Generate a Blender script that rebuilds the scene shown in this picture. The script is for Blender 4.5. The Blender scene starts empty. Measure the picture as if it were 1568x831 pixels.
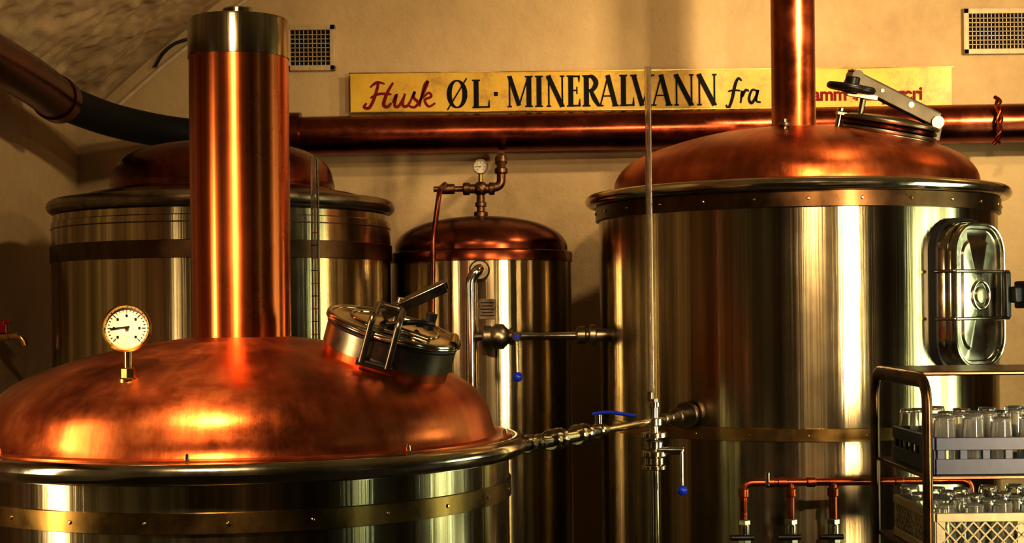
import bpy, math, random
from mathutils import Vector, Matrix, noise
random.seed(7)
S = bpy.context.scene
CH = 1.65            # camera height
PI = math.pi

# ------------------------------------------------------------------ materials
def newmat(name):
    m = bpy.data.materials.new(name); m.use_nodes = True
    nt = m.node_tree; b = nt.nodes['Principled BSDF']
    return m, nt, b
def N(nt, t, **kw):
    n = nt.nodes.new(t)
    for k, v in kw.items():
        if k in n.inputs.keys(): n.inputs[k].default_value = v
        else: setattr(n, k, v)
    return n
def ramp(nt, src, stops):
    r = nt.nodes.new('ShaderNodeValToRGB')
    e = r.color_ramp.elements
    e[0].position, e[0].color = stops[0][0], (*stops[0][1], 1)
    e[1].position, e[1].color = stops[-1][0], (*stops[-1][1], 1)
    for p, c in stops[1:-1]:
        x = e.new(p); x.color = (*c, 1)
    nt.links.new(src, r.inputs[0]); return r
def simple(name, col, rough=.5, metal=0, **kw):
    m, nt, b = newmat(name)
    b.inputs['Roughness'].default_value = rough; b.inputs['Metallic'].default_value = metal
    tc = N(nt, 'ShaderNodeTexCoord'); n = N(nt, 'ShaderNodeTexNoise', Scale=35.0, Detail=3.0)
    nt.links.new(tc.outputs['Object'], n.inputs['Vector'])
    c2 = tuple(c*.78 for c in col)
    r = ramp(nt, n.outputs['Fac'], [(.3, c2), (.7, col)])
    nt.links.new(r.outputs[0], b.inputs['Base Color'])
    for k, v in kw.items(): b.inputs[k.replace('_', ' ')].default_value = v
    return m
def metal(name, c1, c2, c3, r0, r1, uscale=22, vscale=.7, aniso=.7, bump=.15, blotch=3.0, streak=.5):
    """brushed sheet metal; UV.x runs round the vessel (m), UV.y up it (m)"""
    m, nt, b = newmat(name); L = nt.links.new
    uv = N(nt, 'ShaderNodeUVMap')
    mp = N(nt, 'ShaderNodeMapping'); mp.inputs['Scale'].default_value = (uscale, vscale, 1)
    L(uv.outputs[0], mp.inputs[0])
    n1 = N(nt, 'ShaderNodeTexNoise', Scale=1.0, Detail=6.0, Roughness=.6); L(mp.outputs[0], n1.inputs['Vector'])
    tc = N(nt, 'ShaderNodeTexCoord')
    n2 = N(nt, 'ShaderNodeTexNoise', Scale=blotch, Detail=8.0, Roughness=.65); L(tc.outputs['Object'], n2.inputs['Vector'])
    mx = N(nt, 'ShaderNodeMix'); mx.data_type = 'FLOAT'; mx.inputs[0].default_value = streak
    L(n2.outputs['Fac'], mx.inputs[2]); L(n1.outputs['Fac'], mx.inputs[3])
    r = ramp(nt, mx.outputs[0], [(.33, c1), (.5, c2), (.66, c3)])
    L(r.outputs[0], b.inputs['Base Color'])
    mr = N(nt, 'ShaderNodeMapRange'); mr.inputs[1].default_value = .3; mr.inputs[2].default_value = .7
    mr.inputs[3].default_value = r0; mr.inputs[4].default_value = r1
    L(n2.outputs['Fac'], mr.inputs[0]); L(mr.outputs[0], b.inputs['Roughness'])
    b.inputs['Metallic'].default_value = 1
    if aniso > 0:
        tg = N(nt, 'ShaderNodeTangent'); tg.direction_type = 'UV_MAP'
        L(tg.outputs[0], b.inputs['Tangent']); b.inputs['Anisotropic'].default_value = aniso
        b.inputs['Anisotropic Rotation'].default_value = .25
    bp = N(nt, 'ShaderNodeBump'); bp.inputs['Strength'].default_value = bump; bp.inputs['Distance'].default_value = .004
    L(mx.outputs[0], bp.inputs['Height']); L(bp.outputs[0], b.inputs['Normal'])
    return m
COPPER = metal('copper', (.28, .066, .021), (.56, .150, .046), (.74, .27, .095), .26, .46, 14, 1.2, .4, .4, 5.0, .35)
COPPER_PIPE = metal('copper_pipe_metal', (.20, .045, .018), (.40, .10, .035), (.58, .19, .075), .2, .4, 10, 3, 0, .15, 5.0, .2)
COPPER_DUCT = metal('copper_duct_metal', (.09, .022, .012), (.22, .055, .026), (.34, .10, .045), .16, .34, 10, 3, 0, .25, 5.0, .2)
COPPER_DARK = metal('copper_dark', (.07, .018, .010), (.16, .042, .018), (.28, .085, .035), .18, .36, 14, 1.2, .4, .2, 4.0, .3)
CHIM = metal('copper_brushed', (.36, .085, .025), (.60, .165, .048), (.78, .29, .10), .22, .32, 34, .12, .8, .06, 2.0, .92)
STEEL = metal('stainless_steel', (.18, .14, .075), (.42, .35, .215), (.76, .69, .50), .15, .27, 16, .10, .8, .4, 1.0, .92)
STEEL_P = metal('polished_steel', (.42, .37, .27), (.58, .53, .41), (.76, .71, .60), .08, .22, 12, 2, 0, .05, 6.0, .3)
STEEL_D = metal('dull_steel', (.12, .10, .07), (.24, .20, .14), (.36, .31, .23), .22, .4, 12, 2, 0, .1, 8.0, .3)
STEEL_M = metal('satin_steel', (.18, .155, .11), (.30, .26, .19), (.42, .37, .29), .25, .4, 12, 2, 0, .1, 8.0, .3)
STEEL_K = metal('dark_arm_steel', (.05, .043, .032), (.085, .073, .055), (.13, .115, .09), .3, .48, 12, 2, 0, .1, 14.0, .3)
BRASSBAND = metal('brass_band', (.16, .10, .03), (.30, .19, .06), (.42, .28, .09), .22, .4, 16, 1, .5, .1, 6.0, .4)
BRONZEBAND = metal('bronze_band', (.06, .035, .018), (.11, .06, .028), (.18, .10, .045), .25, .45, 16, 1, .4, .1, 6.0, .4)
BRASS = metal('brass', (.50, .32, .09), (.66, .45, .15), (.78, .58, .24), .15, .3, 12, 3, 0, .05, 8.0, .2)
BRONZE = metal('bronze_fitting', (.10, .055, .03), (.20, .115, .06), (.34, .21, .12), .25, .5, 12, 3, 0, .2, 20.0, .2)
CART = metal('cart_bronze', (.08, .05, .028), (.14, .09, .05), (.20, .14, .075), .25, .42, 12, 3, 0, .1, 12.0, .2)
BLACK = simple('black_rubber', (.012, .012, .013), .45)
BLACKP = simple('black_lacquer', (.008, .006, .005), .35, 0)
BLACKH = simple('black_hose_rubber', (.006, .005, .005), .6, 0, Specular_IOR_Level=.2)
WHITE = simple('dial_white', (.78, .74, .62), .4)
BLUE = simple('blue_plastic', (.01, .04, .65), .3)
RED = simple('red_plastic', (.45, .01, .012), .3)
CABLEW = simple('cable_white', (.72, .60, .42), .5)
CRATEB = simple('crate_blue_plastic', (.03, .05, .13), .4)
CRATEC = simple('crate_cream_plastic', (.66, .60, .38), .45)
VENTF = simple('vent_paint', (.60, .48, .28), .5)
DARK = simple('near_black', (.008, .006, .005), .9)
TXTBLK = simple('sign_black_paint', (.006, .005, .004), .6, 0, Specular_IOR_Level=.15)
TXTRED = simple('sign_red_paint', (.22, .010, .008), .6, 0, Specular_IOR_Level=.15)
m, nt, b = newmat('clear_glass'); GLASS = m
b.inputs['Base Color'].default_value = (1, 1, .98, 1); b.inputs['Roughness'].default_value = 0.0
b.inputs['Transmission Weight'].default_value = .93; b.inputs['IOR'].default_value = 1.38
m, nt, b = newmat('frosted_tube_glass'); TUBEG = m
b.inputs['Base Color'].default_value = (.55, .46, .35, 1); b.inputs['Roughness'].default_value = .08
b.inputs['Transmission Weight'].default_value = .85; b.inputs['IOR'].default_value = 1.25

def plaster(name, c1, c2, c3, bump=.5, dist=.03, sc=2.2):
    m, nt, b = newmat(name); L = nt.links.new
    tc = N(nt, 'ShaderNodeTexCoord')
    n1 = N(nt, 'ShaderNodeTexNoise', Scale=sc, Detail=9.0, Roughness=.6)
    n2 = N(nt, 'ShaderNodeTexNoise', Scale=sc*9, Detail=6.0, Roughness=.7)
    n3 = N(nt, 'ShaderNodeTexNoise', Scale=.8, Detail=7.0, Roughness=.7)
    for n in (n1, n2, n3): L(tc.outputs['Object'], n.inputs['Vector'])
    r = ramp(nt, n3.outputs['Fac'], [(.34, c1), (.5, c2), (.66, c3)])
    L(r.outputs[0], b.inputs['Base Color']); b.inputs['Roughness'].default_value = .75
    ma = N(nt, 'ShaderNodeMath', operation='MULTIPLY_ADD'); ma.inputs[1].default_value = .22
    L(n2.outputs['Fac'], ma.inputs[0]); L(n1.outputs['Fac'], ma.inputs[2])
    bp = N(nt, 'ShaderNodeBump'); bp.inputs['Strength'].default_value = bump; bp.inputs['Distance'].default_value = dist
    L(ma.outputs[0], bp.inputs['Height']); L(bp.outputs[0], b.inputs['Normal'])
    return m
PLASTER = plaster('ochre_plaster', (.44, .32, .165), (.56, .42, .225), (.62, .48, .27), .6, .035, 2.0)
PLASTER_V = plaster('vault_plaster', (.38, .28, .15), (.50, .38, .21), (.58, .46, .27), .5, .03, 6.0)
FLOORM = plaster('floor_tile_stone', (.05, .035, .025), (.08, .055, .04), (.11, .08, .055), .3, .01, 5)
DARKWALL = plaster('brown_wood_panel', (.10, .062, .028), (.15, .095, .043), (.20, .13, .06), .3, .01, 5)
DARKWOOD = plaster('streak_post_wood', (.012, .008, .005), (.02, .012, .007), (.03, .018, .01), .3, .01, 5)

# ------------------------------------------------------------------ geometry helpers
def root(name, loc):
    o = bpy.data.objects.new(name, None); o.empty_display_size = .1
    o.location = loc; S.collection.objects.link(o); return o
def mk(name, vs, fs, mat, par=None, M=None, uvs=None, smooth=True, angle=40):
    me = bpy.data.meshes.new(name)
    if M is not None: vs = [M @ Vector(v) for v in vs]
    me.from_pydata([tuple(v) for v in vs], [], fs); me.update()
    if uvs is not None:
        l = me.uv_layers.new(name='UVMap')
        k = 0
        for f in uvs:
            for c in f: l.data[k].uv = c; k += 1
    else:
        l = me.uv_layers.new(name='UVMap')
        for lp in me.loops:
            v = me.vertices[lp.vertex_index].co; l.data[lp.index].uv = (v.x+v.y, v.z)
    me.materials.append(mat)
    if smooth:
        me.shade_smooth()
        try: me.set_sharp_from_angle(angle=math.radians(angle))
        except Exception: pass
    o = bpy.data.objects.new(name, me); S.collection.objects.link(o)
    if par is not None:
        o.parent = par; o.matrix_parent_inverse = Matrix.Translation(par.location).inverted()
    return o
def smoothprof(p, n=5):
    out = []
    for i in range(len(p)-1):
        p0 = p[max(i-1, 0)]; p1 = p[i]; p2 = p[i+1]; p3 = p[min(i+2, len(p)-1)]
        for k in range(n):
            t = k/n
            out.append(tuple(.5*((2*p1[j])+(-p0[j]+p2[j])*t+(2*p0[j]-5*p1[j]+4*p2[j]-p3[j])*t*t+(-p0[j]+3*p1[j]-3*p2[j]+p3[j])*t**3) for j in range(len(p1))))
    out.append(tuple(p[-1])); return out
def lathe(name, prof, mat, par=None, loc=(0, 0, 0), M=None, segs=96, angle=40):
    """prof: list of (r,z)"""
    T = Matrix.Translation(loc)
    if M is not None: T = T @ M
    vs, fs, uvs = [], [], []
    n = len(prof); acc = [0]
    for i in range(1, n): acc.append(acc[-1]+math.hypot(prof[i][0]-prof[i-1][0], prof[i][1]-prof[i-1][1]))
    rm = max(p[0] for p in prof)
    for i in range(segs):
        a = 2*PI*i/segs + PI/2
        for r, z in prof: vs.append((max(r, 1e-5)*math.cos(a), max(r, 1e-5)*math.sin(a), z))
    for i in range(segs):
        j = (i+1) % segs
        for k in range(n-1):
            fs.append((i*n+k, j*n+k, j*n+k+1, i*n+k+1))
            u0 = 2*PI*i/segs*rm; u1 = 2*PI*(i+1)/segs*rm
            uvs.append([(u0, acc[k]), (u1, acc[k]), (u1, acc[k+1]), (u0, acc[k+1])])
    return mk(name, vs, fs, mat, par, T, uvs, True, angle)
def torus(name, R, r, mat, par=None, loc=(0, 0, 0), M=None, segs=96, rs=16, sz=1.0):
    prof = [(R+r*math.cos(a), r*sz*math.sin(a)) for a in [2*PI*k/rs for k in range(rs+1)]]
    return lathe(name, prof, mat, par, loc, M, segs, 80)
def fillet(pts, rad, n=7):
    pts = [Vector(p) for p in pts]; out = [pts[0]]
    for i in range(1, len(pts)-1):
        a, b_, c = pts[i-1], pts[i], pts[i+1]
        d1 = (a-b_); d2 = (c-b_); r = min(rad, d1.length*.49, d2.length*.49)
        s = b_+d1.normalized()*r; e = b_+d2.normalized()*r
        for k in range(n+1):
            t = k/n; out.append(s*(1-t)**2+b_*2*t*(1-t)+e*t*t)
    out.append(pts[-1]); return out
def tube(name, pts, r, mat, par=None, fil=0, spline=False, segs=16, M=None, cap=True, flat=None):
    if spline: pts = smoothprof([tuple(p) for p in pts], 8)
    if fil: pts = fillet(pts, fil)
    pts = [Vector(p) for p in pts]
    rr = r if isinstance(r, (list, tuple)) else [r]*len(pts)
    vs, fs, uvs = [], [], []
    t0 = (pts[1]-pts[0]).normalized()
    up = Vector((0, 0, 1)) if abs(t0.z) < .9 else Vector((0, 1, 0))
    nrm = (up - t0*up.dot(t0)).normalized(); acc = 0; A = []
    for i, p in enumerate(pts):
        t = (pts[min(i+1, len(pts)-1)]-pts[max(i-1, 0)]).normalized()
        nrm = (nrm-t*nrm.dot(t)).normalized(); bn = t.cross(nrm)
        if i: acc += (p-pts[i-1]).length
        A.append(acc)
        for k in range(segs):
            a = 2*PI*k/segs
            cx, cy = math.cos(a), math.sin(a)
            if flat: cx *= flat[0]; cy *= flat[1]
            vs.append(p+(nrm*cx+bn*cy)*rr[min(i, len(rr)-1)])
    for i in range(len(pts)-1):
        for k in range(segs):
            j = (k+1) % segs
            fs.append((i*segs+k, i*segs+j, (i+1)*segs+j, (i+1)*segs+k))
            u0, u1 = 2*PI*rr[0]*k/segs, 2*PI*rr[0]*(k+1)/segs
            uvs.append([(u0, A[i]), (u1, A[i]), (u1, A[i+1]), (u0, A[i+1])])
    if cap:
        fs.append(tuple(range(segs))[::-1]); uvs.append([(0, 0)]*segs)
        o = (len(pts)-1)*segs; fs.append(tuple(range(o, o+segs))); uvs.append([(0, 0)]*segs)
    return mk(name, vs, fs, mat, par, M, uvs)
def boxdata(c, s, Mx=None):
    x, y, z = [v/2 for v in s]
    vs = [Vector((a*x, b_*y, d*z)) for a in (-1, 1) for b_ in (-1, 1) for d in (-1, 1)]
    if Mx is not None: vs = [Mx @ v for v in vs]
    vs = [v+Vector(c) for v in vs]
    fs = [(0, 1, 3, 2), (4, 6, 7, 5), (0, 4, 5, 1), (2, 3, 7, 6), (0, 2, 6, 4), (1, 5, 7, 3)]
    return vs, fs
def boxes(name, lst, mat, par=None, M=None, bev=0):
    V, F = [], []
    for it in lst:
        vs, fs = boxdata(*it); o = len(V); V += vs; F += [tuple(i+o for i in f) for f in fs]
    o = mk(name, V, F, mat, par, M, None, False)
    if bev:
        md = o.modifiers.new('Bevel', 'BEVEL'); md.width = bev; md.segments = 3; md.limit_method = 'ANGLE'
        o.data.shade_smooth()
        try: o.data.set_sharp_from_angle(angle=math.radians(50))
        except Exception: pass
    return o
def axisM(loc, d, twist=0):
    d = Vector(d).normalized()
    q = d.to_track_quat('Z', 'Y')
    return Matrix.Translation(loc) @ q.to_matrix().to_4x4() @ Matrix.Rotation(twist, 4, 'Z')
def cyl(name, p0, p1, r, mat, par=None, segs=32, bev=.15):
    """closed cylinder with small chamfer"""
    p0, p1 = Vector(p0), Vector(p1); h = (p1-p0).length; c = min(r, h)*bev
    return lathe(name, [(0, 0), (r-c, 0), (r, c), (r, h-c), (r-c, h), (0, h)], mat, par, (0, 0, 0), axisM(p0, p1-p0), segs)
def ballprof(r, n=10): return [(r*math.cos(a), r*math.sin(a)) for a in [-PI/2+PI*k/n for k in range(n+1)]]
def ball(name, c, r, mat, par=None): return lathe(name, ballprof(r), mat, par, c, None, 20, 80)
def multi(name, items, mat, par=None, M=None):
    """join several (verts,faces)"""
    V, F = [], []
    for vs, fs in items:
        o = len(V); V += list(vs); F += [tuple(i+o for i in f) for f in fs]
    return mk(name, V, F, mat, par, M)
def rev(prof, T, segs=12):
    vs, fs = [], []; n = len(prof)
    for i in range(segs):
        a = 2*PI*i/segs
        for r, z in prof: vs.append(T @ Vector((max(r, 1e-5)*math.cos(a), max(r, 1e-5)*math.sin(a), z)))
    for i in range(segs):
        j = (i+1) % segs
        for k in range(n-1): fs.append((i*n+k, j*n+k, j*n+k+1, i*n+k+1))
    return vs, fs
def bolts(name, cx, cy, R, z, a0, a1, n, mat, par, r=.008, h=.006, vertical=False):
    it = []
    for i in range(n):
        a = a0+(a1-a0)*i/(n-1)      # a measured from -Y (towards viewer), + to +X
        dx, dy = math.sin(a), -math.cos(a)
        p = Vector((cx+R*dx, cy+R*dy, z))
        T = axisM(p, (0, 0, 1) if vertical else (dx, dy, 0))
        it.append(rev([(r, 0), (r, h*.5), (r*.6, h), (0, h)], T, 10))
    return multi(name, it, mat, par)

# ------------------------------------------------------------------ room shell
BY = 7.35; LX = -2.08; RX = 3.4; FY = -2.6
half = [(-2.08, 2.60), (-1.97, 2.68), (-1.73, 2.89), (-1.54, 3.04), (-1.37, 3.18), (-1.0, 3.41), (-.5, 3.61), (.15, 3.73), (.66, 3.76)]
arch = smoothprof(half + [(1.32-x, z) for x, z in half[::-1][1:]], 4)
arch[0] = (LX, half[0][1]); arch[-1] = (RX, half[0][1])
def slab_poly(name, poly2d, y0, y1, mat):
    n = len(poly2d); vs = [(x, y0, z) for x, z in poly2d]+[(x, y1, z) for x, z in poly2d]
    fs = [tuple(range(n)), tuple(range(2*n-1, n-1, -1))]+[(i, i+n, (i+1) % n+n, (i+1) % n) for i in range(n)]
    return mk(name, vs, fs, mat, None, None, None, False)
slab_poly('wall_back', [(LX, 0)]+arch+[(RX, 0)], BY, BY+.2, PLASTER)
boxes('wall_left', [((LX-.1, (BY+FY)/2, 1.35), (.2, BY-FY+.2, 2.9))], PLASTER)
boxes('wall_right', [((RX+.1, (BY+FY)/2, 1.35), (.2, BY-FY+.2, 2.9))], DARKWALL)
boxes('floor', [(((LX+RX)/2, (BY+FY)/2, -.05), (RX-LX+.4, BY-FY+.4, .1))], FLOORM)
slab_poly('wall_front', [(LX, 0)]+arch+[(RX, 0)], FY-.2, FY, DARKWALL)
# unseen dark timber posts behind the viewer, added for streak contrast in the steel
for i, x in enumerate((-1.5, -.55, .35, 1.2, 2.2, 3.0)):
    boxes('streak_post_%d' % (i+1), [((x, FY+.06, 1.3), (.22+.1*(i % 2), .12, 2.6))], DARKWOOD, None, None, .01)
vs, fs = [], []; ys = [FY+i*.12 for i in range(int((3.2-FY)/.12))]
y_ = ys[-1]
while y_ < BY-.02: y_ += .022; ys.append(min(y_, BY))
if ys[-1] < BY: ys.append(BY)
ny = len(ys)-1
ar2 = smoothprof(arch, 5); ar2[0] = arch[0]; ar2[-1] = arch[-1]; na = len(ar2)
for y in ys:
    for x, z_ in ar2:
        edge = min(1, (BY-y)/.12)
        v = Vector((x, y, z_))
        d = edge*(.030*noise.noise(v*2.2)+.018*noise.noise(v*6+Vector((3, 1, 7)))+.010*noise.noise(v*15)+.005*noise.noise(v*32))
        ins = LX+.03 < x < RX-.03
        vs.append((x+(d if ins else 0), y, z_-(d if ins else 0)))
for i in range(ny):
    for k in range(na-1): fs.append((i*na+k, (i+1)*na+k, (i+1)*na+k+1, i*na+k+1))
o = mk('ceiling', vs, fs, PLASTER_V)

# daylight windows in the right wall (seen only as reflections in the steel)
m, nt, b = newmat('daylight_pane'); PANE = m
b.inputs['Emission Color'].default_value = (.86, 1.0, .66, 1); b.inputs['Emission Strength'].default_value = 6
def window(name, x, y, zc, wy, hz, nm=1):
    w = root(name, (x, y, zc)); s = -1 if x > 0 else 1
    boxes('pane', [((x+s*.01, y, zc), (.01, wy, hz))], PANE, w)
    L = [((x+s*.03, y-wy/2, zc), (.06, .08, hz+.1)), ((x+s*.03, y+wy/2, zc), (.06, .08, hz+.1)), ((x+s*.03, y, zc+hz/2), (.06, wy, .08)), ((x+s*.03, y, zc-hz/2), (.06, wy, .08)), ((x+s*.03, y, zc+.1), (.04, wy, .03))]
    for i in range(nm): L.append(((x+s*.03, y-wy/2+wy*(i+1)/(nm+1), zc), (.04, .06, hz)))
    boxes('frame', L, BLACKP, w)
window('window_1', RX-.0, 4.85, 1.35, 1.4, 1.7, 3)
window('window_2', RX-.0, 1.3, 1.30, .35, 1.7)

# ------------------------------------------------------------------ brew kettle (front)
KX, KY = -.770, 4.35
def z(d): return CH+d
k1 = root('copper_brew_kettle', (KX, KY, 0))
dome = smoothprof([(.722, z(-.338)), (.714, z(-.32)), (.707, z(-.29)), (.690, z(-.245)), (.652, z(-.203)), (.585, z(-.163)), (.45, z(-.115)), (.30, z(-.08)), (.12, z(-.055))], 5)
lathe('dome', [(.765, z(-.347)), (.765, z(-.338)), (.73, z(-.336))]+dome, COPPER, k1, (KX, KY, 0), segs=160)
lathe('chimney', [(.146, z(-.075)), (.1405, z(-.055)), (.1405, z(.735)), (.1405, z(.736))], CHIM, k1, (KX, KY, 0))
lathe('chimney_cap', [(.140, z(.730)), (.143, z(.731)), (.143, z(.835)), (.139, z(.842)), (.06, z(.848)), (.045, z(.848)), (.045, z(.872)), (.04, z(.876)), (0, z(.876))], STEEL, k1, (KX, KY, 0))
torus('rim_roll', .782, .027, STEEL_P, k1, (KX, KY, z(-.369)), segs=160)
lathe('rim_plate', [(.74, z(-.39)), (.79, z(-.395)), (.79, z(-.355)), (.74, z(-.348))], STEEL_P, k1, (KX, KY, 0), segs=128)
lathe('body', [(.0, .28), (.70, .30), (.755, .38), (.757, .42), (.757, z(-.385))], STEEL, k1, (KX, KY, 0), segs=160)
lathe('brass_band', [(.757, z(-.512)), (.763, z(-.510)), (.763, z(-.462)), (.757, z(-.460))], BRASSBAND, k1, (KX, KY, 0), segs=160)
bolts('band_rivets', KX, KY, .763, z(-.486), -PI*.95, PI*.95, 24, BRASS, k1, .0050, .0035)
bolts('dome_bolts', KX, KY, .750, z(-.338), -PI*.95, PI*.95, 9, STEEL_P, k1, .006, .016, True)
for i in range(4):
    a = PI/4+i*PI/2; cyl('leg_%d' % (i+1), (KX+.55*math.cos(a), KY+.55*math.sin(a), 0), (KX+.55*math.cos(a), KY+.55*math.sin(a), .34), .04, STEEL_P, k1)

def frame_on(loc, n, xdir):
    n = Vector(n).normalized(); x = Vector(xdir); x = (x-n*x.dot(n)).normalized(); y = n.cross(x)
    M = Matrix.Identity(4)
    for i in range(3): M[i][0] = x[i]; M[i][1] = y[i]; M[i][2] = n[i]; M[i][3] = loc[i]
    return M
M = frame_on((KX+.425, KY-.20, z(-.125)), (.27, -.15, .94), (1, 0, 0))
lathe('hatch_collar', [(.172, -.09), (.172, .035), (.160, .038), (.16, -.03)], COPPER, k1, (0, 0, 0), M, 64)
lathe('hatch_ring', [(.172, .02), (.178, .02), (.178, .075), (.15, .075), (.15, .05)], STEEL_M, k1, (0, 0, 0), M, 64)
torus('hatch_gasket', .172, .008, BLACK, k1, (0, 0, 0), M @ Matrix.Translation((0, 0, .080)), 64)
lathe('hatch_lid', smoothprof([(.180, .086), (.188, .090), (.180, .098), (.150, .100), (.12, .104), (.06, .110), (0, .112)], 4), STEEL_P, k1, (0, 0, 0), M, 64, 60)
torus('hatch_lid_bead', .178, .009, STEEL_P, k1, (0, 0, 0), M @ Matrix.Translation((0, 0, .096)), 64)
torus('hatch_lid_rib', .12, .006, STEEL_P, k1, (0, 0, 0), M @ Matrix.Translation((0, 0, .104)), 64)
tube('hatch_clamp_loop', [(-.055, -.19, .02), (-.055, -.19, .145), (-.055, -.06, .158), (.015, -.06, .158), (.015, -.19, .145), (.015, -.19, .02)], .009, STEEL_D, k1, fil=.02, M=M)
tube('hatch_clamp_foot', [(-.068, -.185, .02), (.028, -.185, .02)], .010, BLACKP, k1, M=M)
Ra = Matrix.Rotation(math.radians(-40), 3, 'Y')
boxes('hatch_arm', [((.035, .03, .185), (.19, .008, .028), Ra), ((.035, -.045, .185), (.19, .008, .028), Ra), ((.030, -.0075, .196), (.19, .08, .006), Ra)], STEEL_D, k1, M, .003)
tube('hatch_spindle', [(0, -.01, .10), (0, -.01, .18)], .012, STEEL_P, k1, M=M)
tube('hatch_hinge', [(.165, -.07, .10), (.165, .06, .10)], .013, STEEL_P, k1, M=M)
tube('hatch_grip', [(-.02, -.12, .12), (.07, -.11, .15), (.11, -.06, .14), (.06, .0, .12)], .007, BLACKP, k1, fil=.03, M=M)
tube('hatch_lock', [(.02, -.1, .11), (.10, -.13, .11)], .010, STEEL_P, k1, M=M)
tube('hatch_knob', [(.09, -.03, .12), (.09, -.03, .165)], .015, BLACK, k1, M=M)

def gauge(par, c, r, face, mats=(BRASS, WHITE)):
    M = frame_on(c, face, (0, 0, 1))
    lathe('gauge_case', [(0, -.022), (r*.9, -.022), (r, -.014), (r, .008), (r*.93, .012), (r*.85, .006), (r*.85, -.002)], mats[0], par, (0, 0, 0), M, 48)
    lathe('gauge_dial', [(r*.87, 0), (0, .0001)], mats[1], par, (0, 0, 0), M, 48)
    tk = []
    for i in range(25):
        a = math.radians(-135+270*i/24); l = .16 if i % 4 == 0 else .08
        rr = r*(.78-l/2)
        tk.append(((rr*math.cos(a), rr*math.sin(a), .001), (r*l, r*.025, .001), Matrix.Rotation(a, 3, 'Z')))
    boxes('gauge_ticks', tk, TXTBLK, par, M)
    nums = []
    for i in range(7):
        a = math.radians(-135+270*i/6); nums.append(((r*.52*math.cos(a), r*.52*math.sin(a), .001), (r*.1, r*.09, .0008)))
    boxes('gauge_numerals', nums, TXTBLK, par, M)
    boxes('gauge_needle', [((r*.02, r*.28, .003), (r*.045, r*.8, .001), Matrix.Rotation(.12, 3, 'Z'))], TXTBLK, par, M)
    lathe('gauge_hub', [(0, .005), (r*.08, .005), (r*.08, 0)][::-1], BRASS, par, (0, 0, 0), M, 16)
g1 = root('dial_thermometer', (-.963, 3.83, z(-.17)))
gp = Vector((-.963, 3.83, 0))
gauge(g1, (gp.x, gp.y-.012, z(-.026)), .060, (.12, -1, .06))
cyl('stem', gp+Vector((0, .0, z(-.15))), gp+Vector((0, 0, z(-.075))), .011, BRASS, g1)
cyl('stem_nut', gp+Vector((0, 0, z(-.155))), gp+Vector((0, 0, z(-.125))), .018, BRASS, g1, 6)
cyl('stem_base', gp+Vector((0, 0, z(-.172))), gp+Vector((0, 0, z(-.150))), .026, BRASS, g1)

# ------------------------------------------------------------------ right brew tank
TX, TY = 1.147, 6.2
k2 = root('copper_brew_kettle', (TX, TY, 0))
pd = smoothprof([(.728, z(.462)), (.728, z(.495)), (.712, z(.548)), (.655, z(.605)), (.53, z(.658)), (.33, z(.71)), (.08, z(.738))], 5)
lathe('dome', pd, COPPER, k2, (TX, TY, 0), segs=160)
torus('rim_roll', .822, .023, STEEL_P, k2, (TX, TY, z(.450)), segs=160)
lathe('rim_plate', [(.78, z(.422)), (.82, z(.437)), (.82, z(.467)), (.725, z(.472))], STEEL_P, k2, (TX, TY, 0), segs=128)
lathe('flange_band', [(.792, z(.368)), (.803, z(.370)), (.803, z(.425)), (.792, z(.43))], BRONZEBAND, k2, (TX, TY, 0), segs=160)
bolts('flange_bolts', TX, TY, .803, z(.398), -PI*.95, PI*.95, 26, BRASS, k2, .006, .005)
lathe('body', [(0, .28), (.74, .30), (.788, .38), (.79, .42), (.79, z(.43))], STEEL, k2, (TX, TY, 0), segs=160)
lathe('brass_band', [(.79, z(-.466)), (.797, z(-.464)), (.797, z(-.420)), (.79, z(-.418))], BRASSBAND, k2, (TX, TY, 0), segs=160)
bolts('band_rivets', TX, TY, .797, z(-.443), -PI*.95, PI*.95, 24, BRASS, k2, .004, .003)
lathe('chimney', [(.10, z(.72)), (.0885, z(.74)), (.0885, 3.70)], COPPER_PIPE, k2, (TX+.004, TY, 0), segs=64)
for i in range(4):
    a = PI/4+i*PI/2; cyl('leg_%d' % (i+1), (TX+.55*math.cos(a), TY+.55*math.sin(a), 0), (TX+.55*math.cos(a), TY+.55*math.sin(a), .34), .04, STEEL_P, k2)
cyl('dome_plug', (TX-.105, TY-.40, z(.65)), (TX-.105, TY-.40, z(.728)), .012, STEEL_D, k2)
torus('dome_plug_collar', .016, .008, STEEL_D, k2, (TX-.105, TY-.40, z(.705)), segs=20)
M = frame_on((TX+.308, TY-.27, z(.650)), (.17, -.13, .97), (1, 0, 0))
lathe('hatch_collar', [(.180, -.06), (.182, .035), (.17, .035)], STEEL_M, k2, (0, 0, 0), M, 64)
torus('hatch_collar_bead', .182, .008, STEEL_M, k2, (0, 0, 0), M @ Matrix.Translation((0, 0, .036)), 64)
torus('hatch_gasket', .178, .009, COPPER_DARK, k2, (0, 0, 0), M @ Matrix.Translation((0, 0, .055)), 64)
lathe('hatch_lid', smoothprof([(.175, .065), (.190, .072), (.18, .085), (.15, .090), (.08, .098), (0, .10)], 4), STEEL_D, k2, (0, 0, 0), M, 64, 60)
torus('hatch_lid_bead', .185, .008, STEEL_M, k2, (0, 0, 0), M @ Matrix.Translation((0, 0, .075)), 64)
Ra = Matrix.Rotation(math.radians(17), 3, 'Y')
boxes('hatch_arm', [((-.005, .042, .170), (.38, .008, .056), Ra), ((-.005, -.042, .170), (.38, .008, .056), Ra)], STEEL_K, k2, M, .003)
boxes('hatch_arm_top', [((-.005, 0, .194), (.38, .092, .007), Ra)], STEEL_K, k2, M, .002)
tube('hatch_arm_pivot', [(-.165, -.06, .230), (-.165, .06, .230)], .022, STEEL_K, k2, M=M)
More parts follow.
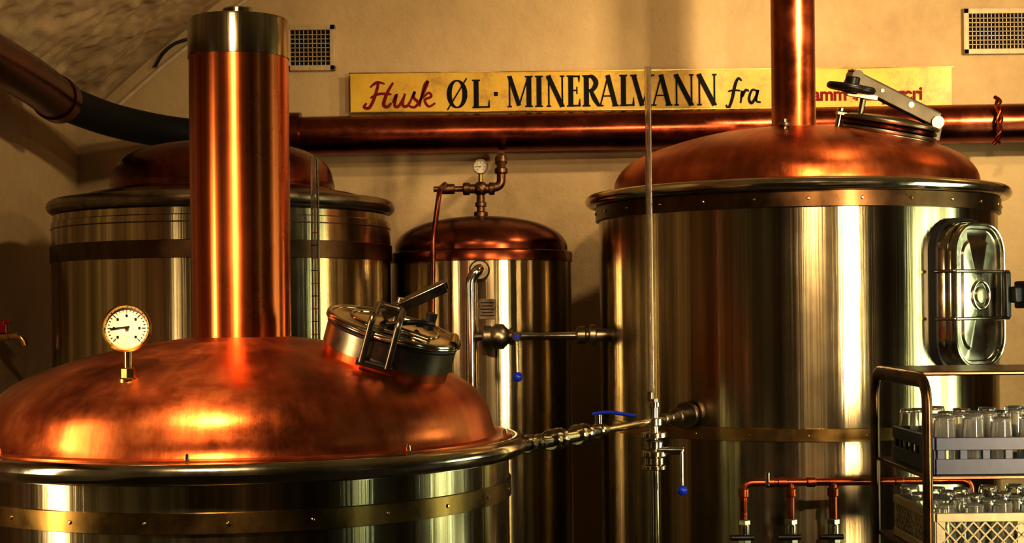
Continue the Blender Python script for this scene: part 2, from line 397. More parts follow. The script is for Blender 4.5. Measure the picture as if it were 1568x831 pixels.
tube('hatch_arm_pin', [(.06, -.05, .155), (.06, .05, .155)], .011, STEEL_D, k2, M=M)
tube('hatch_arm_pin_front', [(-.06, -.05, .19), (-.06, .05, .19)], .007, STEEL_D, k2, M=M)
tube('hatch_hinge', [(.172, -.058, .106), (.172, .058, .106)], .024, STEEL_D, k2, M=M)
boxes('hatch_hinge_bracket', [((.178, -.050, .070), (.03, .010, .07)), ((.178, .050, .070), (.03, .010, .07))], STEEL_K, k2, M, .003)
tube('hatch_spindle', [(-.12, -.02, .03), (-.12, -.02, .22)], .012, STEEL_D, k2, M=M)
Mh = M @ Matrix.Translation((-.185, -.07, .178))
lathe('hatch_handwheel', smoothprof([(.062, -.004), (.075, -.013), (.09, -.008), (.093, .004), (.085, .014), (.070, .012), (.062, .004), (.062, -.004)], 3), BLACKP, k2, (0, 0, 0), Mh, 48, 80)
boxes('handwheel_spokes', [((0, 0, 0), (.15, .018, .012)), ((0, 0, 0), (.018, .15, .012))], BLACKP, k2, Mh, .002)
cyl('handwheel_hub', Mh @ Vector((0, 0, -.02)), Mh @ Vector((0, 0, .045)), .028, BLACKP, k2)
boxes('handwheel_bracket', [((.05, .02, -.02), (.12, .03, .02))], STEEL_D, k2, Mh, .002)
tube('hatch_swing_bolt', [(-.20, -.03, -.05), (-.20, -.03, .10)], .012, STEEL_P, k2, M=M)
tube('hatch_swing_eye', [(-.24, -.03, .0), (-.18, -.03, .01)], .020, STEEL_P, k2, M=M)
boxes('hatch_swing_bracket', [((-.20, -.03, .0), (.05, .05, .03)), ((-.19, -.03, .08), (.05, .03, .015))], STEEL_D, k2, M, .003)

# rounded-rectangle side door
def rrect(w, h, r, n=8):
    out = []
    for cx, cy, a0 in ((w/2-r, h/2-r, 0), (-w/2+r, h/2-r, PI/2), (-w/2+r, -h/2+r, PI), (w/2-r, -h/2+r, 1.5*PI)):
        for k in range(n+1):
            a = a0+PI/2*k/n; out.append((cx+r*math.cos(a), cy+r*math.sin(a)))
    return out
def rloft(name, layers, mat, par, M, cap=True):
    """layers: (w,h,r,z)"""
    vs, fs = [], []
    rings = [rrect(w, h, r) for w, h, r, zz in layers]; n = len(rings[0])
    for ring, l in zip(rings, layers): vs += [(x, y, l[3]) for x, y in ring]
    for i in range(len(layers)-1):
        for k in range(n):
            j = (k+1) % n; fs.append((i*n+k, i*n+j, (i+1)*n+j, (i+1)*n+k))
    if cap: fs.append(tuple(range((len(layers)-1)*n, len(layers)*n)))
    return mk(name, vs, fs, mat, par, M)
th = math.radians(38.5)
nd = Vector((math.sin(th), -math.cos(th), 0))
M = frame_on(Vector((TX, TY, z(.050)))+nd*.785, nd, Vector((math.cos(th), math.sin(th), 0)))
rloft('side_door_neck', [(.335, .56, .12, -.08), (.335, .56, .12, .02), (.31, .53, .11, .025)], BLACK, k2, M)
rloft('side_door_frame', [(.32, .535, .11, .0), (.32, .535, .11, .05), (.31, .525, .11, .06), (.27, .475, .09, .06), (.27, .475, .09, .04)], STEEL_P, k2, M)
rloft('side_door_panel', [(.305, .52, .105, .06), (.305, .52, .105, .075), (.29, .505, .10, .085), (.265, .48, .09, .085), (.255, .47, .085, .074), (.19, .40, .06, .074), (.175, .38, .05, .082), (.0, .0, .0, .084)], STEEL_P, k2, M, False)
tube('side_door_outline', [(x, y, .088) for x, y in rrect(.295, .51, .105)+[(.1475, .15)]], .006, STEEL_P, k2, M=M, segs=8)
for s in (.085, -.085):
    tube('side_door_clamp', [(-.170, s, .02), (-.170, s, .10), (.170, s, .10), (.170, s, .02)], .006, STEEL_P, k2, fil=.02, M=M)
torus('side_door_boss', .05, .007, STEEL_P, k2, (0, 0, 0), M @ Matrix.Translation((.01, 0, .084)), 32)
lathe('side_door_knob', [(.03, .08), (.03, .09), (.02, .094), (0, .094)], STEEL_M, k2, (0, 0, 0), M @ Matrix.Translation((.01, 0, 0)), 24)
boxes('side_door_handle', [((.135, 0, .11), (.03, .17, .02)), ((.17, 0, .13), (.06, .06, .03)), ((.205, 0, .135), (.03, .10, .07)), ((.24, -.01, .14), (.05, .03, .03))], BLACKP, k2, M, .008)

# ------------------------------------------------------------------ back-left tank
LX2, LY2 = -1.165, 6.2
k3 = root('copper_brew_kettle', (LX2, LY2, 0))
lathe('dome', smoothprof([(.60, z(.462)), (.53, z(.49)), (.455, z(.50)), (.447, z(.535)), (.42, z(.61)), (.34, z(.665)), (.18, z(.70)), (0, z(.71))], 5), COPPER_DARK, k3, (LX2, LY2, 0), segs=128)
lathe('lid_plate', [(.66, z(.455)), (.67, z(.46)), (.56, z(.475)), (.50, z(.485))], STEEL_D, k3, (LX2, LY2, 0), segs=128)
torus('rim_roll', .660, .032, STEEL_D, k3, (LX2, LY2, z(.435)), segs=128, sz=.9)
lathe('body', [(0, .28), (.62, .30), (.671, .38), (.673, .42), (.673, z(.372)), (.667, z(.376)), (.667, z(.40)), (.655, z(.41)), (.65, z(.44))], STEEL, k3, (LX2, LY2, 0), segs=160)
lathe('copper_band', [(.673, z(.215)), (.679, z(.217)), (.679, z(.280)), (.673, z(.282))], BRONZEBAND, k3, (LX2, LY2, 0), segs=128)
lathe('seam', [(.673, z(.345)), (.675, z(.346)), (.675, z(.349)), (.673, z(.35))], BRONZEBAND, k3, (LX2, LY2, 0), segs=128)
for i in range(4):
    a = PI/4+i*PI/2; cyl('leg_%d' % (i+1), (LX2+.48*math.cos(a), LY2+.48*math.sin(a), 0), (LX2+.48*math.cos(a), LY2+.48*math.sin(a), .34), .04, STEEL_P, k3)

# ------------------------------------------------------------------ middle water tank
MX, MY = -.128, 6.5
k4 = root('hot_water_tank', (MX, MY, 0))
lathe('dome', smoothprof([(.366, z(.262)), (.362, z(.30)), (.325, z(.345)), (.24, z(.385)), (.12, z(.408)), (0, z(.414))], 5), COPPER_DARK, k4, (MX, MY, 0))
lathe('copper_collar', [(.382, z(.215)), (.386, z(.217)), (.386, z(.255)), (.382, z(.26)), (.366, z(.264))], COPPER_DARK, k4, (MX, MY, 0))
lathe('body', [(0, .28), (.34, .30), (.38, .38), (.382, .42), (.382, z(.22))], STEEL, k4, (MX, MY, 0))
for i in range(3):
    a = PI/6+i*2*PI/3; cyl('leg_%d' % (i+1), (MX+.28*math.cos(a), MY+.28*math.sin(a), 0), (MX+.28*math.cos(a), MY+.28*math.sin(a), .34), .03, STEEL_P, k4)
boxes('label_plate', [((MX+.03, MY-.384, z(.02)), (.07, .006, .08))], STEEL_D, k4)
boxes('label_print', [((MX+.03, MY-.388, z(.045-.013*i)), (.055-.01*(i % 2), .001, .004)) for i in range(5)], TXTBLK, k4)

f1 = root('steam_pipe_fitting', (MX, MY, z(.41)))
def fit(a, b_, r, mat, par, nm='pipe'): return cyl(nm, a, b_, r, mat, par, 24)
fit((MX, MY, z(.40)), (MX, MY, z(.53)), .017, BRONZE, f1)
fit((MX, MY, z(.405)), (MX, MY, z(.435)), .030, BRONZE, f1, 'base_nut')
fit((MX, MY, z(.455)), (MX, MY, z(.475)), .024, BRONZE, f1, 'collar')
ball('cross_body', (MX, MY, z(.532)), .032, BRONZE, f1)
fit((MX-.06, MY, z(.532)), (MX+.055, MY, z(.532)), .020, BRONZE, f1, 'cross_arm')
fit((MX-.075, MY, z(.532)), (MX-.045, MY, z(.532)), .027, BRONZE, f1, 'arm_nut')
fit((MX+.035, MY, z(.532)), (MX+.06, MY, z(.532)), .027, BRONZE, f1, 'arm_nut')
tube('elbow_riser', [(MX+.04, MY, z(.532)), (MX+.088, MY, z(.545)), (MX+.088, MY+.0, z(.61)), (MX+.088, MY+.06, z(.68)), (MX+.09, MY+.40, z(.70)), (MX+.09, MY+.68, z(.74))], .019, BRONZE, f1, fil=.035)
fit((MX+.088, MY, z(.595)), (MX+.088, MY, z(.62)), .028, BRONZE, f1, 'riser_nut')
fit((MX+.088, MY+.03, z(.64)), (MX+.088, MY+.04, z(.67)), .026, BRONZE, f1, 'riser_nut')
fit((MX, MY, z(.55)), (MX, MY, z(.60)), .009, BRASS, f1, 'gauge_stem')
gauge(f1, (MX, MY-.01, z(.625)), .032, (0, -1, 0), (STEEL_P, WHITE))
fit((MX-.20, MY, z(.532)), (MX-.06, MY, z(.532)), .012, BRONZE, f1, 'side_arm')
fit((MX-.165, MY, z(.532)), (MX-.11, MY, z(.532)), .022, BRONZE, f1, 'side_valve')
tube('copper_downpipe', [(MX-.15, MY-.02, z(.55)), (MX-.15, MY-.08, z(.545)), (MX-.155, MY-.40, z(.50)), (MX-.18, MY-.46, z(.30)), (MX-.20, MY-.47, z(-.6)), (MX-.20, MY-.30, z(-.65))], .0105, COPPER_DUCT, f1, fil=.05)

f2 = root('transfer_pipe_with_valve', (MX, MY-.4, z(-.1)))
FYp = MY-.46
tube('downpipe', [(MX+.0, MY-.37, z(.17)), (MX-.0, FYp, z(.18)), (MX-.035, FYp, z(.14)), (MX-.035, FYp, z(-.85)), (MX-.035, MY-.36, z(-.9))], .021, STEEL_P, f2, fil=.06)
fit((MX+.0, MY-.37, z(.17)), (MX, MY-.42, z(.175)), .042, STEEL_D, f2, 'tank_flange')
vy = FYp
fit((MX-.035, vy, z(-.09)), (MX+.86-.45, vy, z(-.09)), .016, STEEL_P, f2, 'cross_pipe')
fit((MX+.01, vy, z(-.09)), (MX+.05, vy, z(-.09)), .044, STEEL_D, f2, 'valve_flange')
fit((MX+.055, vy, z(-.09)), (MX+.10, vy, z(-.09)), .050, STEEL_D, f2, 'valve_flange')
ball('valve_body', (MX+.075, vy-.01, z(-.09)), .048, STEEL_D, f2)
fit((MX+.115, vy, z(-.09)), (MX+.135, vy, z(-.09)), .034, STEEL_P, f2, 'valve_collar')
tube('lever', [(MX+.145, vy-.06, z(-.09)), (MX+.147, vy-.075, z(-.235))], .0060, STEEL_P, f2)
ball('lever_ball', (MX+.147, vy-.075, z(-.247)), .020, BLUE, f2)
fit((MX+.145, vy, z(-.09)), (MX+.145, vy-.07, z(-.09)), .020, STEEL_P, f2, 'valve_bonnet')
fit((MX+.145, vy-.068, z(-.09)), (MX+.145, vy-.075, z(-.09)), .010, BLUE, f2, 'bonnet_cap')
fit((MX+.38, vy, z(-.088)), (MX+.42, vy, z(-.088)), .036, STEEL_D, f2, 'end_clamp')
fit((MX+.43, vy, z(-.088)), (MX+.46, vy, z(-.088)), .042, STEEL_D, f2, 'end_clamp')
fit((MX+.40, vy, z(-.088)), (MX+.62, vy, z(-.088)), .026, STEEL_D, f2, 'tank_stub')

f3 = root('wort_pipe_with_valves', (.3, 4.9, z(-.38)))
A = Vector((.0, 4.48, z(-.390))); B = Vector((.66, 5.62, z(-.375))); d = (B-A)
def seg(t0, t1, r, mat, nm): return cyl(nm, A+d*t0, A+d*t1, r, mat, f3, 28)
seg(-.05, 1.0, .0125, STEEL_P, 'pipe')
seg(-.04, .08, .020, STEEL_D, 'kettle_stub')
for t, r in ((.06, .029), (.11, .026), (.17, .034), (.205, .034), (.30, .034), (.335, .034), (.41, .026)):
    seg(t, t+.018, r, STEEL_P, 'clamp_ring')
seg(.10, .36, .022, STEEL_P, 'valve_body'); seg(.36, .46, .017, STEEL_D, 'reducer')
seg(.80, .82, .020, STEEL_D, 'clamp_ring'); seg(.84, .97, .020, STEEL_D, 'tank_stub'); seg(.88, .90, .032, STEEL_D, 'tank_flange')
seg(.945, .965, .050, STEEL_D, 'tank_flange')
p = A+d*.42
fit(p, p+Vector((0, 0, .055)), .012, STEEL_P, f3, 'valve_stem')
tube('blue_lever', [p+Vector((-.02, 0, .055)), p+Vector((.03, 0, .062)), p+Vector((.12, .01, .048))], .013, BLUE, f3, fil=.02, flat=(.45, 1))
sx, sy = .478, 5.30
tube('riser_lower', [(sx+.01, sy, z(-.9)), (sx+.01, sy, z(-.30))], .017, STEEL_P, f3)
for zz, r, h in ((-.50, .045, .02), (-.53, .036, .03), (-.475, .032, .03), (-.435, .045, .02), (-.545, .043, .015), (-.395, .030, .03), (-.33, .022, .02)):
    cyl('riser_clamp', (sx+.01, sy, z(zz)), (sx+.01, sy, z(zz+h)), r, STEEL_P, f3, 28)
cyl('riser_valve', (sx+.01, sy, z(-.53)), (sx+.01, sy, z(-.44)), .028, STEEL_D, f3)
cyl('riser_valve_port', (sx-.0, sy-.01, z(-.478)), (sx+.11, sy-.03, z(-.478)), .014, STEEL_P, f3)
tube('riser_handle', [(sx+.10, sy-.05, z(-.478)), (sx+.10, sy-.055, z(-.60))], .0060, STEEL_P, f3)
ball('riser_handle_ball', (sx+.10, sy-.055, z(-.612)), .018, BLUE, f3)
cyl('riser_foot', (sx+.01, sy, 0), (sx+.01, sy, z(-.88)), .02, STEEL_P, f3)
cyl('sight_coupling', (sx, sy, z(-.33)), (sx, sy, z(-.275)), .012, STEEL_D, f3)
sg = root('sight_glass_tube', (sx, sy, z(-.28)))
tube('tube', [(sx, sy, z(-.28)), (sx, sy, z(.85))], .0095, TUBEG, sg)
tube('guard_rod', [(sx+.010, sy+.012, z(-.28)), (sx+.010, sy+.012, z(.85))], .004, STEEL_D, sg)
s2 = root('sight_glass_tube', (-.700, 5.42, z(-.5)))
tube('tube', [(-.700, 5.42, z(-.9)), (-.700, 5.42, z(.565))], .010, TUBEG, s2)
tube('backing_rod', [(-.688, 5.45, z(-.9)), (-.688, 5.45, z(.56))], .005, STEEL_D, s2)
for i in range(12):
    torus('mark', .0105, .0018, RED if i % 2 else BLACK, s2, (-.70, 5.42, z(-.2+i*.045)), segs=16, rs=6)
cyl('foot', (-.70, 5.42, 0), (-.70, 5.42, z(-.88)), .016, STEEL_P, s2)

# ------------------------------------------------------------------ big copper duct
du = root('copper_duct_pipe', (0, 7.2, z(.85)))
tube('main_run', [(-1.02, 7.2, z(.845)), (RX-.02, 7.2, z(.880))], .091, COPPER_DUCT, du, segs=40)
tube('coupling', [(-1.05, 7.2, z(.845)), (-.985, 7.2, z(.845))], .112, COPPER_DARK, du, segs=40)
pc = [(-1.0, 7.2, z(.845)), (-1.30, 7.2, z(.845)), (-1.55, 7.08, z(.853)), (-1.73, 6.80, z(.868)), (-1.82, 6.45, z(.885)), (-1.85, 6.15, z(.90))]
tube('black_bend', pc, .074, BLACKH, du, spline=True, segs=32)
tube('left_run', [(-1.85, 6.25, z(.895)), (-1.85, 5.5, z(.935)), (-1.85, 3.0, z(.96))], .088, COPPER_DARK, du, spline=True, segs=32)
tube('left_coupling', [(-1.85, 6.28, z(.893)), (-1.85, 6.20, z(.898))], .095, COPPER_DARK, du, segs=32)
tube('tie_wire', [(2.26, 7.12, z(.985)), (2.275, 7.09, z(.96)), (2.255, 7.09, z(.93)), (2.28, 7.088, z(.88)), (2.262, 7.09, z(.84)), (2.275, 7.10, z(.80)), (2.25, 7.12, z(.765))], .009, COPPER_PIPE, du, spline=True, segs=8)
tube('tie_wire_strand', [(2.275, 7.12, z(.98)), (2.255, 7.085, z(.95)), (2.275, 7.085, z(.92)), (2.258, 7.083, z(.87)), (2.28, 7.088, z(.83)), (2.255, 7.10, z(.79)), (2.28, 7.12, z(.77))], .007, COPPER_PIPE, du, spline=True, segs=8)

cb = root('electrical_cable', (-1.6, 7.3, 3))
tube('white_cable', [(x+.045, BY-.014, zz-.055) for x, zz in half[1:6]], .010, CABLEW, cb, spline=True, segs=8)
tube('white_cable_side', [(half[1][0]+.045, BY-.014, half[1][1]-.055), (-1.99, 7.0, z(1.0)), (-2.0, 6.4, z(1.0)), (-2.0, 5.0, z(1.0))], .009, CABLEW, cb, spline=True, segs=8)
tube('black_cable', [(-1.70, BY-.02, z(1.20)), (-1.66, BY-.03, z(1.26)), (-1.60, BY-.03, z(1.31)), (-1.52, BY-.02, z(1.34)), (-1.50, BY-.02, z(1.37)), (-1.42, BY-.02, z(1.43))], .008, BLACK, cb, spline=True, segs=8)

# ------------------------------------------------------------------ vents
def vent(cx, cz, w, h, nx, nz):
    r = root('air_vent', (cx, BY, cz)); y = BY-.012
    t = .026
    boxes('frame', [((cx, y, cz+h/2-t/2), (w, .024, t)), ((cx, y, cz-h/2+t/2), (w, .024, t)), ((cx-w/2+t/2, y, cz), (t, .024, h)), ((cx+w/2-t/2, y, cz), (t, .024, h))], VENTF, r, None, .003)
    boxes('dark_panel', [((cx, BY-.003, cz), (w-.03, .005, h-.03))], DARK, r)  # solid near-black panel, stands in for the shaded hollow behind the grille
    iw, ih = w-2*t, h-2*t; L = []
    for i in range(1, nx): L.append(((cx-iw/2+iw*i/nx, y, cz), (.0035, .008, ih)))
    for i in range(1, nz): L.append(((cx, y, cz-ih/2+ih*i/nz), (iw, .008, .0035)))
    boxes('grille', L, VENTF, r)
vent(-.955, z(1.285), .24, .22, 9, 8)
vent(2.37, z(1.33), .38, .22, 18, 8)

# ------------------------------------------------------------------ sign
m, nt, b = newmat('sign_yellow_enamel'); SIGNM = m
tc = N(nt, 'ShaderNodeTexCoord'); n = N(nt, 'ShaderNodeTexNoise', Scale=6.0, Detail=8.0, Roughness=.7); nt.links.new(tc.outputs['Object'], n.inputs['Vector'])
r_ = ramp(nt, n.outputs['Fac'], [(.32, (.36, .21, .02)), (.48, (.62, .40, .03)), (.7, (.74, .50, .04))])
nt.links.new(r_.outputs[0], b.inputs['Base Color']); b.inputs['Roughness'].default_value = .4
PXM = 7.3/2340
sgn = root('enamel_beer_sign', (.67, 7.29, z(1.06)))
SX0 = (537+3-784)*PXM; SX1 = (1458+3-784)*PXM; SZ1 = z((480-110)*PXM); SZ0 = z((480-170)*PXM)
boxes('plate', [(((SX0+SX1)/2, 7.30, (SZ0+SZ1)/2), (SX1-SX0, .012, SZ1-SZ0))], SIGNM, sgn, None, .002)
boxes('edge_strips', [(((SX0+SX1)/2, 7.30, SZ1), (SX1-SX0+.01, .018, .004)), (((SX0+SX1)/2, 7.30, SZ0), (SX1-SX0+.01, .018, .004))], BRASSBAND, sgn)
boxes('mount_blocks', [((SX0+.3, 7.33, (SZ0+SZ1)/2), (.05, .05, .05)), ((SX1-.3, 7.33, (SZ0+SZ1)/2), (.05, .05, .05))], DARK, sgn)
def ribbons(name, strokes, mat, y=7.2925):
    V, F = [], []
    for k, (pts, w) in enumerate(strokes):
        ww = w if isinstance(w, (list, tuple)) else [w]*len(pts)
        n = len(pts); o = len(V); yy = y-.00004*k
        for i in range(n):
            a = Vector(pts[max(i-1, 0)]); c = Vector(pts[min(i+1, n-1)]); t = (c-a); t = t.normalized() if t.length else Vector((1, 0))
            nn = Vector((-t.y, t.x)); p = Vector(pts[i])
            for s in (1, -1):
                q = p+nn*s*ww[i]/2; V.append((SX0+q.x*PXM, yy, SZ0+q.y*PXM))
        for i in range(n-1): F.append((o+2*i, o+2*i+1, o+2*i+3, o+2*i+2))
    return mk(name, V, F, mat, sgn, None, None, False)
def curve(pts, w, wm=None, n=5):
    q = smoothprof(pts, n); N_ = len(q)
    if wm is None: return (q, w)
    return (q, [w+(wm-w)*math.sin(PI*i/(N_-1)) for i in range(N_)])
def letter(ch, x0, x1, yb, yt):
    W = x1-x0; H = yt-yb; T = 7.6; t = 2.4; st = []
    P = lambda a, c: (x0+a*W, yb+c*H)
    def vert(a, th=T, serif=True):
        st.append(([P(a, 0), P(a, 1)], th))
        if serif:
            for c in (0.02, .98):
                p = P(a, c); st.append(([(p[0]-th/2-2.2, p[1]), (p[0]+th/2+2.2, p[1])], t))
    if ch == 'O':
        cx, cy = P(.5, .5); q, wl = [], []
        for i in range(29):
            a = 2*PI*i/28; q.append((cx+(W/2-3.5)*math.cos(a), cy+(H/2-1)*math.sin(a))); wl.append(2.2+5.6*abs(math.cos(a))**1.3)
        st.append((q, wl)); st.append(([P(.02, -.06), P(.98, 1.06)], 2.2))
    elif ch == 'L':
        vert(.28); st.append(([P(.1, .03), P(.98, .03)], 2.6)); st.append(([P(.96, 0), P(.99, .28)], [4, 1]))
    elif ch == 'I': vert(.5)
    elif ch == 'M':
        vert(.10, 2.4); vert(.86); st.append(([P(.10, 1), P(.47, .05)], 6.5)); st.append(([P(.47, .05), P(.84, 1)], 2.2))
    elif ch == 'N':
        vert(.14, 2.4); vert(.88, 2.4); st.append(([P(.10, 1), P(.88, 0)], 7))
    elif ch == 'E':
        vert(.28); st.append(([P(.1, .03), P(.95, .03)], 2.6)); st.append(([P(.1, .97), P(.92, .97)], 2.6)); st.append(([P(.3, .52), P(.75, .52)], 2.2))
        st.append(([P(.93, 0), P(.97, .25)], [4, 1])); st.append(([P(.90, 1), P(.92, .78)], [4, 1])); st.append(([P(.75, .64), P(.75, .40)], 1.8))
    elif ch == 'R':
        vert(.25); st.append(curve([P(.25, .96), P(.6, .95), P(.82, .75), P(.6, .53), P(.25, .52)], 2.4, 7.5)); st.append(curve([P(.5, .52), P(.72, .25), P(.98, .02)], 4, 7))
    elif ch == 'A':
        st.append(([P(.08, 0), P(.5, 1)], 2.2)); st.append(([P(.47, 1), P(.86, 0)], 7)); st.append(([P(.22, .33), P(.72, .33)], 2))
        for a in (.08, .86): st.append(([(P(a, .02)[0]-5, P(a, .02)[1]), (P(a, .02)[0]+5, P(a, .02)[1])], t))
    elif ch == 'V':
        st.append(([P(.14, 1), P(.52, 0)], 7)); st.append(([P(.52, 0), P(.94, 1)], 2.2))
        for a in (.14, .92): st.append(([(P(a, .98)[0]-5, P(a, .98)[1]), (P(a, .98)[0]+5, P(a, .98)[1])], t))
    return st
st = []
def off(u): return u-537
st += letter('O', off(685), off(716), 5, 48); st += letter('L', off(722), off(750), 5, 48)
st.append(([(off(757), 26), (off(763), 26)], 6))
for ch, a, c in (('M', 777, 816), ('I', 820, 832), ('N', 837, 865), ('E', 869, 889), ('R', 892, 918), ('A', 917, 947), ('L', 949, 971), ('V', 966, 1000), ('A', 998, 1029), ('N', 1032, 1063), ('N', 1067, 1098)):
    st += letter(ch, off(a), off(c), 5.5, 53)
ribbons('lettering_main', st, TXTBLK)
o_ = lambda L: [(off(a), c) for a, c in L]
hs = [curve(o_([(562, 14), (558, 8), (566, 7), (574, 22), (580, 44), (573, 42)]), 3, 5), curve(o_([(603, 45), (594, 30), (588, 12), (594, 8), (600, 14)]), 3, 5.5),
      curve(o_([(568, 22), (582, 28), (600, 27)]), 3, 4), curve(o_([(568, 38), (578, 46), (590, 43)]), 2.5, 3.5),
      curve(o_([(602, 14), (608, 27), (605, 10), (611, 9), (618, 20), (621, 28)]), 3, 4.5), curve(o_([(621, 28), (617, 11), (624, 9), (630, 18)]), 3, 4.5),
      curve(o_([(630, 18), (636, 31), (634, 22), (641, 14), (635, 7), (627, 9)]), 3, 4.5), curve(o_([(641, 12), (650, 30), (656, 46), (650, 38), (643, 8)]), 3, 4.5),
      curve(o_([(647, 20), (657, 29), (661, 23), (651, 18), (657, 8), (667, 13)]), 3, 4)]
ribbons('lettering_husk', hs, TXTRED, 7.2924)
fr = [curve(o_([(1136, 42), (1131, 46), (1126, 36), (1121, 14), (1115, 0), (1112, 6)]), 2.4, 5), curve(o_([(1115, 26), (1124, 28), (1134, 27)]), 2, 3),
      curve(o_([(1134, 8), (1137, 27), (1136, 18), (1142, 28), (1147, 26)]), 2.6, 4.5), curve(o_([(1160, 26), (1152, 28), (1147, 15), (1151, 8), (1158, 18), (1161, 28), (1158, 12), (1165, 9)]), 2.6, 4.5)]
ribbons('lettering_fra', fr, TXTBLK, 7.2924)
cu = bpy.data.curves.new('brewery_text', 'FONT'); cu.body = 'Lillehammer Bryggeri'; cu.size = 28*PXM; cu.offset = .0028; cu.space_character = .95
to = bpy.data.objects.new('lettering_brewery', cu); S.collection.objects.link(to); cu.materials.append(TXTRED)
to.parent = sgn; to.matrix_parent_inverse = Matrix.Translation(sgn.location).inverted()
to.rotation_euler = (PI/2, 0, 0); to.location = (SX0+off(1190)*PXM, 7.2922, SZ0+11*PXM); to.scale = (.98, 1.0, 1)

# ------------------------------------------------------------------ water tap
tp = root('water_tap', (LX, 6.05, z(-.07)))
cyl('rose', (LX, 6.05, z(-.07)), (LX+.02, 6.05, z(-.07)), .028, BRASS, tp)
cyl('body', (LX+.01, 6.05, z(-.07)), (LX+.09, 6.05, z(-.07)), .017, BRASS, tp)
tube('spout', [(LX+.08, 6.05, z(-.068)), (LX+.135, 6.05, z(-.068)), (LX+.15, 6.05, z(-.108))], .015, BRASS, tp, fil=.03)
cyl('stem', (LX+.075, 6.05, z(-.06)), (LX+.075, 6.05, z(-.02)), .008, BRASS, tp)
boxes('handle', [((LX+.055, 6.05, z(-.012)), (.08, .02, .014))], RED, tp, None, .005)
boxes('handle_drop', [((LX+.062, 6.04, z(-.03)), (.03, .016, .05))], RED, tp, None, .005)

# ------------------------------------------------------------------ copper manifold (front of right tank)
mf = root('copper_manifold_pipes', (1.1, 5.24, 1.0))
my = 5.22; mz = z(-.585)
tube('header', [(.785, my, mz-.10), (.785, my, mz), (1.56, my, mz), (1.56, my, mz-.10)], .0135, COPPER_PIPE, mf, fil=.035)
for i, x in enumerate((.785, .945, 1.09)):
    tube('drop_%d' % (i+1), [(x, my, mz-.06 if i == 0 else mz), (x, my, .80)], .0135, COPPER_PIPE, mf)
    cyl('tee_nut', (x, my, mz-.05), (x, my, mz-.02), .019, COPPER_PIPE, mf)
    cyl('valve_nut', (x, my, mz-.145), (x, my, mz-.125), .022, STEEL_P, mf, 6)
    cyl('valve_body', (x, my, mz-.19), (x, my, mz-.145), .019, STEEL_P, mf)
    cyl('valve_stub', (x-.05, my-.02, mz-.185), (x+.03, my-.02, mz-.185), .010, BLACKP, mf)
    cyl('valve_nut_low', (x, my, mz-.21), (x, my, mz-.19), .024, STEEL_P, mf, 6)
    cyl('stand', (x, my, 0), (x, my, .82), .013, COPPER_PIPE, mf)
for x in (.86, .90, 1.0, 1.30): cyl('sleeve', (x, my, mz), (x+.03, my, mz), .0175, COPPER_PIPE, mf)
cyl('bleed_valve', (.865, my-.01, mz-.01), (.865, my-.01, mz+.035), .008, STEEL_P, mf)

# ------------------------------------------------------------------ cart
ct = root('serving_cart', (1.5, 4.5, 0))
CY0, CY1, CX0, CX1, CZ = 4.30, 4.92, 1.165, 1.86, z(-.200)
for nm, x in (('end_hoop', CX0), ('end_hoop_far', CX1)):
    tube(nm, [(x, CY0, .12), (x, CY0, CZ), (x, CY1, CZ), (x, CY1, .12)], .023, CART, ct, fil=.08, flat=(1, .6))
boxes('top_shelf', [((CX0/2+CX1/2, (CY0+CY1)/2, CZ+.016), (CX1-CX0, CY1-CY0-.12, .012))], CART, ct, None, .004)
SH = [1.180, .945, .45]
for i, s in enumerate(SH):
    boxes('shelf_%d' % (i+1), [(((CX0+CX1)/2, (CY0+CY1)/2, s-.006), (CX1-CX0, CY1-CY0-.02, .010))], CART, ct, None, .002)
for x in (CX0, CX1):
    for y in (CY0, CY1):
        cyl('caster_wheel', (x-.015, y, .055), (x+.015, y, .055), .055, BLACK, ct)
        cyl('caster_stem', (x, y, .05), (x, y, .14), .012, STEEL_P, ct)

def crate(name, x0, y0, z0, w, dpt, h, mat, lattice):
    r = root(name, (x0+w/2, y0+dpt/2, z0)); L = []; t = .012
    L.append(((x0+w/2, y0+dpt/2, z0+.004), (w, dpt, .008)))
    def side(p0, p1):
        p0, p1 = Vector(p0), Vector(p1); c = (p0+p1)/2; l = (p1-p0).length; ang = math.atan2((p1-p0).y, (p1-p0).x)
        R = Matrix.Rotation(ang, 3, 'Z')
        def add(cx, cz, sx, sz, rot=0, ty=t*.7):
            L.append((c+R @ Vector((cx, 0, 0))+Vector((0, 0, z0+cz)), (sx, ty, sz), R @ Matrix.Rotation(rot, 3, 'Y')))
        if lattice:
            add(0, h-.012, l, .024, 0, t*1.3); add(0, .012, l, .024, 0, t*1.3)
            for s in (-1, 1): add(s*(l/2-.012), h/2, .024, h)
            add(0, h/2, .02, h)
            n = int(l/.035)
            for i in range(n):
                for rr in (.75, -.75): add(-l/2+.02+(l-.04)*(i+.5)/n, h/2, .005, h*.8, rr)
        else:
            add(0, h-.018, l, .036, 0, t*1.4); add(0, .022, l, .044, 0, t)
            n = int(l/.06)
            for i in range(n+1): add(-l/2+.015+(l-.03)*i/n, h/2, .022, h)
    side((x0, y0, 0), (x0+w, y0, 0)); side((x0+w, y0, 0), (x0+w, y0+dpt, 0)); side((x0+w, y0+dpt, 0), (x0, y0+dpt, 0)); side((x0, y0+dpt, 0), (x0, y0, 0))
    boxes('basket', L, mat, r, None, .0015)
    return r
cw, cd = .48, .46
GX, GY = 1.20, 4.345
crate('blue_glass_crate', GX, GY, SH[0], cw, cd, .105, CRATEB, False)
crate('cream_glass_crate', GX, GY, SH[1], cw, cd, .125, CRATEC, True)
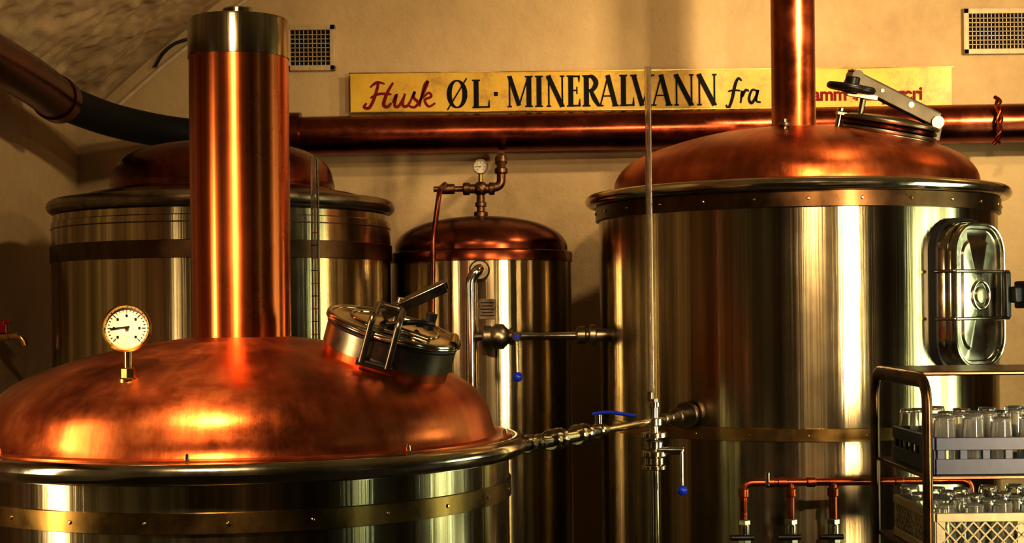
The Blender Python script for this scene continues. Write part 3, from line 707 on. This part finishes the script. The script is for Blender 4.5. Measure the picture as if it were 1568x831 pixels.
def glasses(x0, y0, z0, nx, ny, h, r):
    it = []
    for i in range(nx):
        for j in range(ny):
            x = x0+.036+(cw-.072)*i/(nx-1); y = y0+.036+(cd-.072)*j/(ny-1); hh = h*random.uniform(.93, 1.04)
            prof = [(r*.98, 0), (r, .004), (r*.97, hh*.55), (r*.90, hh*.93), (r*.82, hh), (r*.6, hh-.006), (0, hh-.005), (0, hh-.010), (r*.78, hh-.012), (r*.94, hh*.55), (r*.965, .004), (r*.98, 0)]
            it.append(rev(prof, Matrix.Translation((x, y, z0)), 20))
    return multi('drinking_glasses', it, GLASS)
glasses(GX, GY, SH[0]+.010, 6, 4, .160, .032)
glasses(GX, GY, SH[1]+.010, 6, 4, .145, .032)

# ------------------------------------------------------------------ lights
def area(name, loc, tgt, size, power, col, sy=None, spread=180):
    l = bpy.data.lights.new(name, 'AREA'); l.energy = power; l.color = col; l.size = size; l.spread = math.radians(spread)
    if sy: l.shape = 'RECTANGLE'; l.size_y = sy
    o = bpy.data.objects.new(name, l); S.collection.objects.link(o); o.location = loc
    o.rotation_euler = (Vector(tgt)-Vector(loc)).to_track_quat('-Z', 'Y').to_euler(); return o
W1 = (1, .77, .46); W2 = (1, .72, .41)
area('area_lamp', (2.75, 5.5, 2.95), (2.1, 7.35, 2.75), .08, 16, W1, None, 130)
area('area_lamp', (1.6, 5.1, 3.5), (.7, 7.35, 2.75), .12, 13, W1, None, 110)
area('area_lamp', (-.2, 4.8, 3.05), (-2.0, 6.6, 2.7), .10, 6, W1, None, 110)  # added off-frame lamp, grazes the vault and brightens it
area('area_lamp', (-.9, 2.2, 3.3), (-.9, 4.5, 1.3), .20, 12, W2, None, 55)
area('area_lamp', (1.15, .6, 3.5), (1.0, 6, 1.7), .12, 8, W2, None, 45)
area('strip_light', (2.95, .7, 1.7), (1.2, 5.5, 1.5), .22, 11, W1, 1.5, 35)  # added unseen tall strip, stands clear of the wall, makes vertical streaks in metal
area('strip_light', (LX+.06, 3.3, 1.55), (-.5, 4.2, 1.4), .18, 4, W1, 1.2, 90)
area('area_lamp', (.6, -.4, 2.9), (.6, FY, 1.4), .3, 20, W1, None, 120)  # added unseen fill, lights the front wall to lift reflections in the tanks

wd = bpy.data.worlds.new('World'); S.world = wd; wd.use_nodes = True
wd.node_tree.nodes['Background'].inputs[0].default_value = (1, .75, .45, 1)
wd.node_tree.nodes['Background'].inputs[1].default_value = .01

# ------------------------------------------------------------------ camera
cam = bpy.data.cameras.new('camera'); co = bpy.data.objects.new('camera', cam); S.collection.objects.link(co)
cam.lens = 2340/1568*36; cam.sensor_width = 36; cam.shift_y = (480-415.5)/1568
co.location = (0, 0, CH)
co.rotation_mode = 'QUATERNION'
co.rotation_quaternion = (Matrix.Rotation(PI/2, 3, 'X') @ Matrix.Rotation(-.0105, 3, 'Z')).to_quaternion()
cam.clip_end = 50
S.camera = co
S.view_settings.view_transform = 'Standard'
S.view_settings.exposure = .42
S.view_settings.gamma = .80
